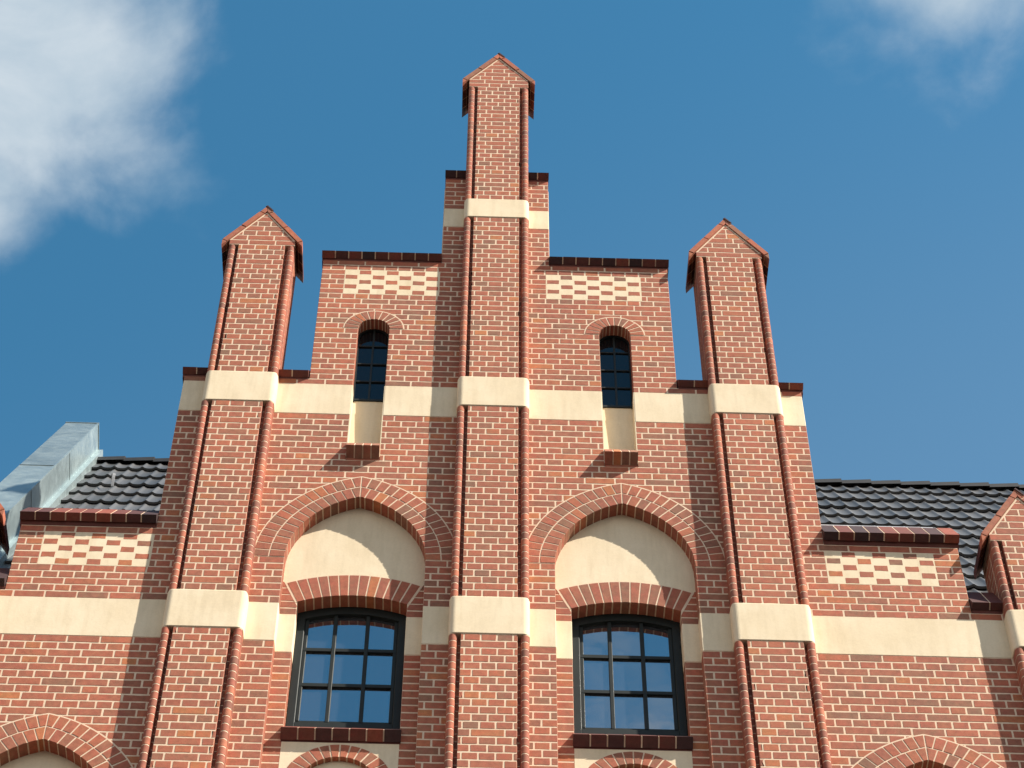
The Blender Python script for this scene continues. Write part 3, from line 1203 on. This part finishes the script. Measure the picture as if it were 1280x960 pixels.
def tiled_roof(x0, x1, y_ridge, label):
    LEN = (y_ridge - EAVE.y) / math.cos(AL)
    rows = 16
    exp = LEN / rows
    mb = MB()
    per = 0.155
    tw = 2 * per                                    # each tile carries two rolls
    nt_ = int((x1 - x0) / tw) + 1
    prof = [(0.0, 0.021), (0.012, 0.018), (0.026, 0.008), (0.045, 0.002), (0.080, 0.0), (0.112, 0.002), (0.131, 0.008), (0.145, 0.018), (0.155, 0.021)]
    for r in range(rows):
        for i in range(nt_):
            xa = x0 + i * tw + random.uniform(-0.002, 0.002)
            jz = random.uniform(-0.004, 0.004)
            jl = random.uniform(-0.006, 0.006)
            pts = []
            for k in (0, 1):
                pts += [(xa + k * per + u, v) for u, v in (prof if k == 0 else prof[1:])]
            pts = [(min(x, x1), v) for x, v in pts]
            n = len(pts)
            vs = []
            for (l, up, dz) in ((r * exp - 0.03 + jl, 0.038, -0.026), (r * exp - 0.03 + jl, 0.038, 0.0),
                                (r * exp - 0.03 + jl, 0.038, 0.0), ((r + 1) * exp + 0.02, 0.0, 0.0)):
                for (x, v) in pts:
                    p = EAVE + US * l + UN * (up + v + dz + jz)
                    vs.append((x, p.y, p.z))
            fs = []
            for k in range(n - 1):
                fs += [(k, k + 1, n + k + 1, n + k), (2 * n + k, 2 * n + k + 1, 3 * n + k + 1, 3 * n + k)]
            mb.add(vs, fs, 0, random.random())
    # boarding below the tiles and the rear slope
    p0, p1 = EAVE - UN * 0.02, EAVE + US * LEN - UN * 0.02
    mb.prism_x([(p0.y, p0.z), (p1.y, p1.z), (2 * p1.y - p0.y, p0.z)], x0, x1 - 0.001, 0, 0.2)
    o = mb.build('tiled_roof', [M_tile], root, False)
    for poly in o.data.polygons:
        poly.use_smooth = True
    o['label'] = label
    # ridge tiles
    rb = MB()
    top = EAVE + US * LEN + UN * 0.01
    n = int((x1 - x0) / 0.335) + 1
    for i in range(n):
        xa, xb = x0 + i * 0.335, min(x1, x0 + i * 0.335 + 0.36)
        lift = 0.022
        ring = [(-0.12, -0.12), (-0.10, -0.04), (-0.05, 0.012), (0.0, 0.03), (0.05, 0.012), (0.10, -0.04), (0.12, -0.12)]
        nr = len(ring)
        vs = []
        for (x, lf, sc_) in ((xa, 0.0, 1.0), (xb, lift, 1.1)):
            vs += [(x, top.y + a * sc_, top.z + b * sc_ + lf) for a, b in ring]
        fs = [(k, nr + k, nr + k + 1, k + 1) for k in range(nr - 1)]
        fs += [tuple(range(nr)), tuple(range(2 * nr - 1, nr - 1, -1))]
        rb.add(vs, fs, 0, random.random())
    rb.build('ridge_tiles', [M_ridge], o)
    return o


roof_l = tiled_roof(-4.5, -2.3, 4.30, 'short stretch of black pantile roof beside the zinc parapet')
roof_r = tiled_roof(2.3, 7.2, 4.17, 'long stretch of black glazed pantile roof behind the right wing')

# snow hook on the left roof
mb = MB()
pts = []
base = EAVE + US * 6.05 + UN * 0.05
for k in range(9):
    th = math.pi * k / 8
    pts.append(Vector((-4.02 - 0.02 * (k > 4), 0, 0)) + base + US * (0.16 * k / 8 + 0.06 * math.sin(th)) + UN * (0.11 * math.sin(th) + 0.01))
for k in range(8):
    for dx in (0,):
        a, b = pts[k], pts[k + 1]
        w = 0.014
        vs = []
        for p in (a, b):
            vs += [tuple(p + Vector((-w, 0, 0))), tuple(p + Vector((w, 0, 0))), tuple(p + Vector((w, 0, 0)) + UN * 0.012), tuple(p + Vector((-w, 0, 0)) + UN * 0.012)]
        mb.add(vs, [(0, 1, 5, 4), (1, 2, 6, 5), (2, 3, 7, 6), (3, 0, 4, 7), (0, 3, 2, 1), (4, 5, 6, 7)])
mb.build('roof_hook', [M_flash], roof_l)

# lead flashing where the right roof meets the wing coping
mb = MB()
for (xa, xb) in ((2.82, 3.86),):
    mb.prism_x([(0.30, 1.72), (0.44, 1.72), (0.44, 1.95), (0.425, 1.95)], xa, xb)
mb.build('flashing', [M_flash], walls['wr'])

# zinc clad parapet climbing the left roof
mb = MB()
XL, XR, HT = -4.87, -4.505, 0.40
LEN = (4.44 - EAVE.y) / math.cos(AL)
def sheet(l0, l1, top):
    vs = []
    rr = random.uniform
    if top:
        c = [(l0, XL, HT), (l0, XR, HT), (l1, XR, HT), (l1, XL, HT)]
        fs = [(0, 1, 2, 3)]
    else:
        c = [(l0, XR, -0.3), (l1, XR, -0.3), (l1, XR, HT), (l0, XR, HT)]
        fs = [(0, 1, 2, 3)]
    for (l, x, hgt) in c:
        p = EAVE + US * l + UN * (hgt + (rr(0.0, 0.004) if top else 0))
        vs.append((x + (0 if top else rr(0.0, 0.006)), p.y, p.z))
    return vs, fs


def bar(l0, l1, xa, xb, ha, hb, tint):
    vs = []
    for (l, hgt) in ((l0, ha), (l1, ha), (l1, hb), (l0, hb)):
        for x in (xa, xb):
            p = EAVE + US * l + UN * hgt
            vs.append((x, p.y, p.z))
    mb.add(vs, [(1, 3, 5, 7), (6, 7, 5, 4), (0, 6, 4, 2), (3, 2, 4, 5), (1, 7, 6, 0)], 0, tint)


bar(0, LEN - 0.004, XL + 0.004, XR - 0.004, -0.3, HT - 0.004, 0.5)
tl = [0.0, 1.4, 2.78, 5.34, LEN]
sl_ = [0.0, 1.9, 4.0, 6.2, LEN]
for i in range(4):
    mb.add(*sheet(tl[i] + 0.008, tl[i + 1] - 0.004, True), 0, random.random())
    mb.add(*sheet(sl_[i] + 0.008, sl_[i + 1] - 0.004, False), 0, random.random())
    if i:
        bar(tl[i] - 0.012, tl[i] + 0.006, XL, XR, HT - 0.02, HT + 0.010, 0.15)
        bar(sl_[i] - 0.012, sl_[i] + 0.006, XR - 0.02, XR + 0.010, -0.3, HT, 0.15)
bar(0.0, LEN, XR - 0.01, XR + 0.008, HT - 0.012, HT + 0.008, 0.7)
bar(0.0, LEN, XR - 0.01, XR + 0.06, -0.02, 0.10, 0.75)
par = mb.build('zinc_parapet', [M_zinc], root)
par['label'] = 'silver zinc clad fire wall parapet climbing the roof at the left edge'
mb = MB()
vs = []
for (l, hgt) in ((LEN - 0.001, -0.3), (LEN + 0.02, -0.3), (LEN + 0.02, HT + 0.012), (LEN - 0.001, HT + 0.012)):
    for x in (XL - 0.008, XR + 0.012):
        p = EAVE + US * l + UN * hgt
        vs.append((x, p.y, p.z))
mb.add(vs, [(1, 3, 5, 7), (6, 7, 5, 4), (0, 6, 4, 2), (3, 2, 4, 5), (1, 7, 6, 0)], 0, 0.6)
mb.build('end_trim', [M_zinc], par)

# ------------------------------------------------------------------ the building below the frame, and the ground
ZG = -15.7
mb = MB()
mb.box(-7.6, 7.6, YW + 0.002, 8.4, ZG, -2.621)
mb.box(-7.6, 7.6, 0.49, 8.4, -2.62, 0.44)
mb.build('lower_storeys', [M_far], root)
mb = MB()
mb.prism_y([(-2.2, 0.0), (2.2, 0.0), (0.0, 4.6)], 0.49, 5.5, 0)
mb.build('gable_roof', [M_tile], root)

mb = MB()
mb.add([(-1500, -1500, ZG), (1500, -1500, ZG), (1500, 1500, ZG), (-1500, 1500, ZG)], [(0, 1, 2, 3)])
gr = mb.build('ground', [M_ground])
gr['kind'] = 'structure'
gr['label'] = 'dark asphalt street in front of the brick building'
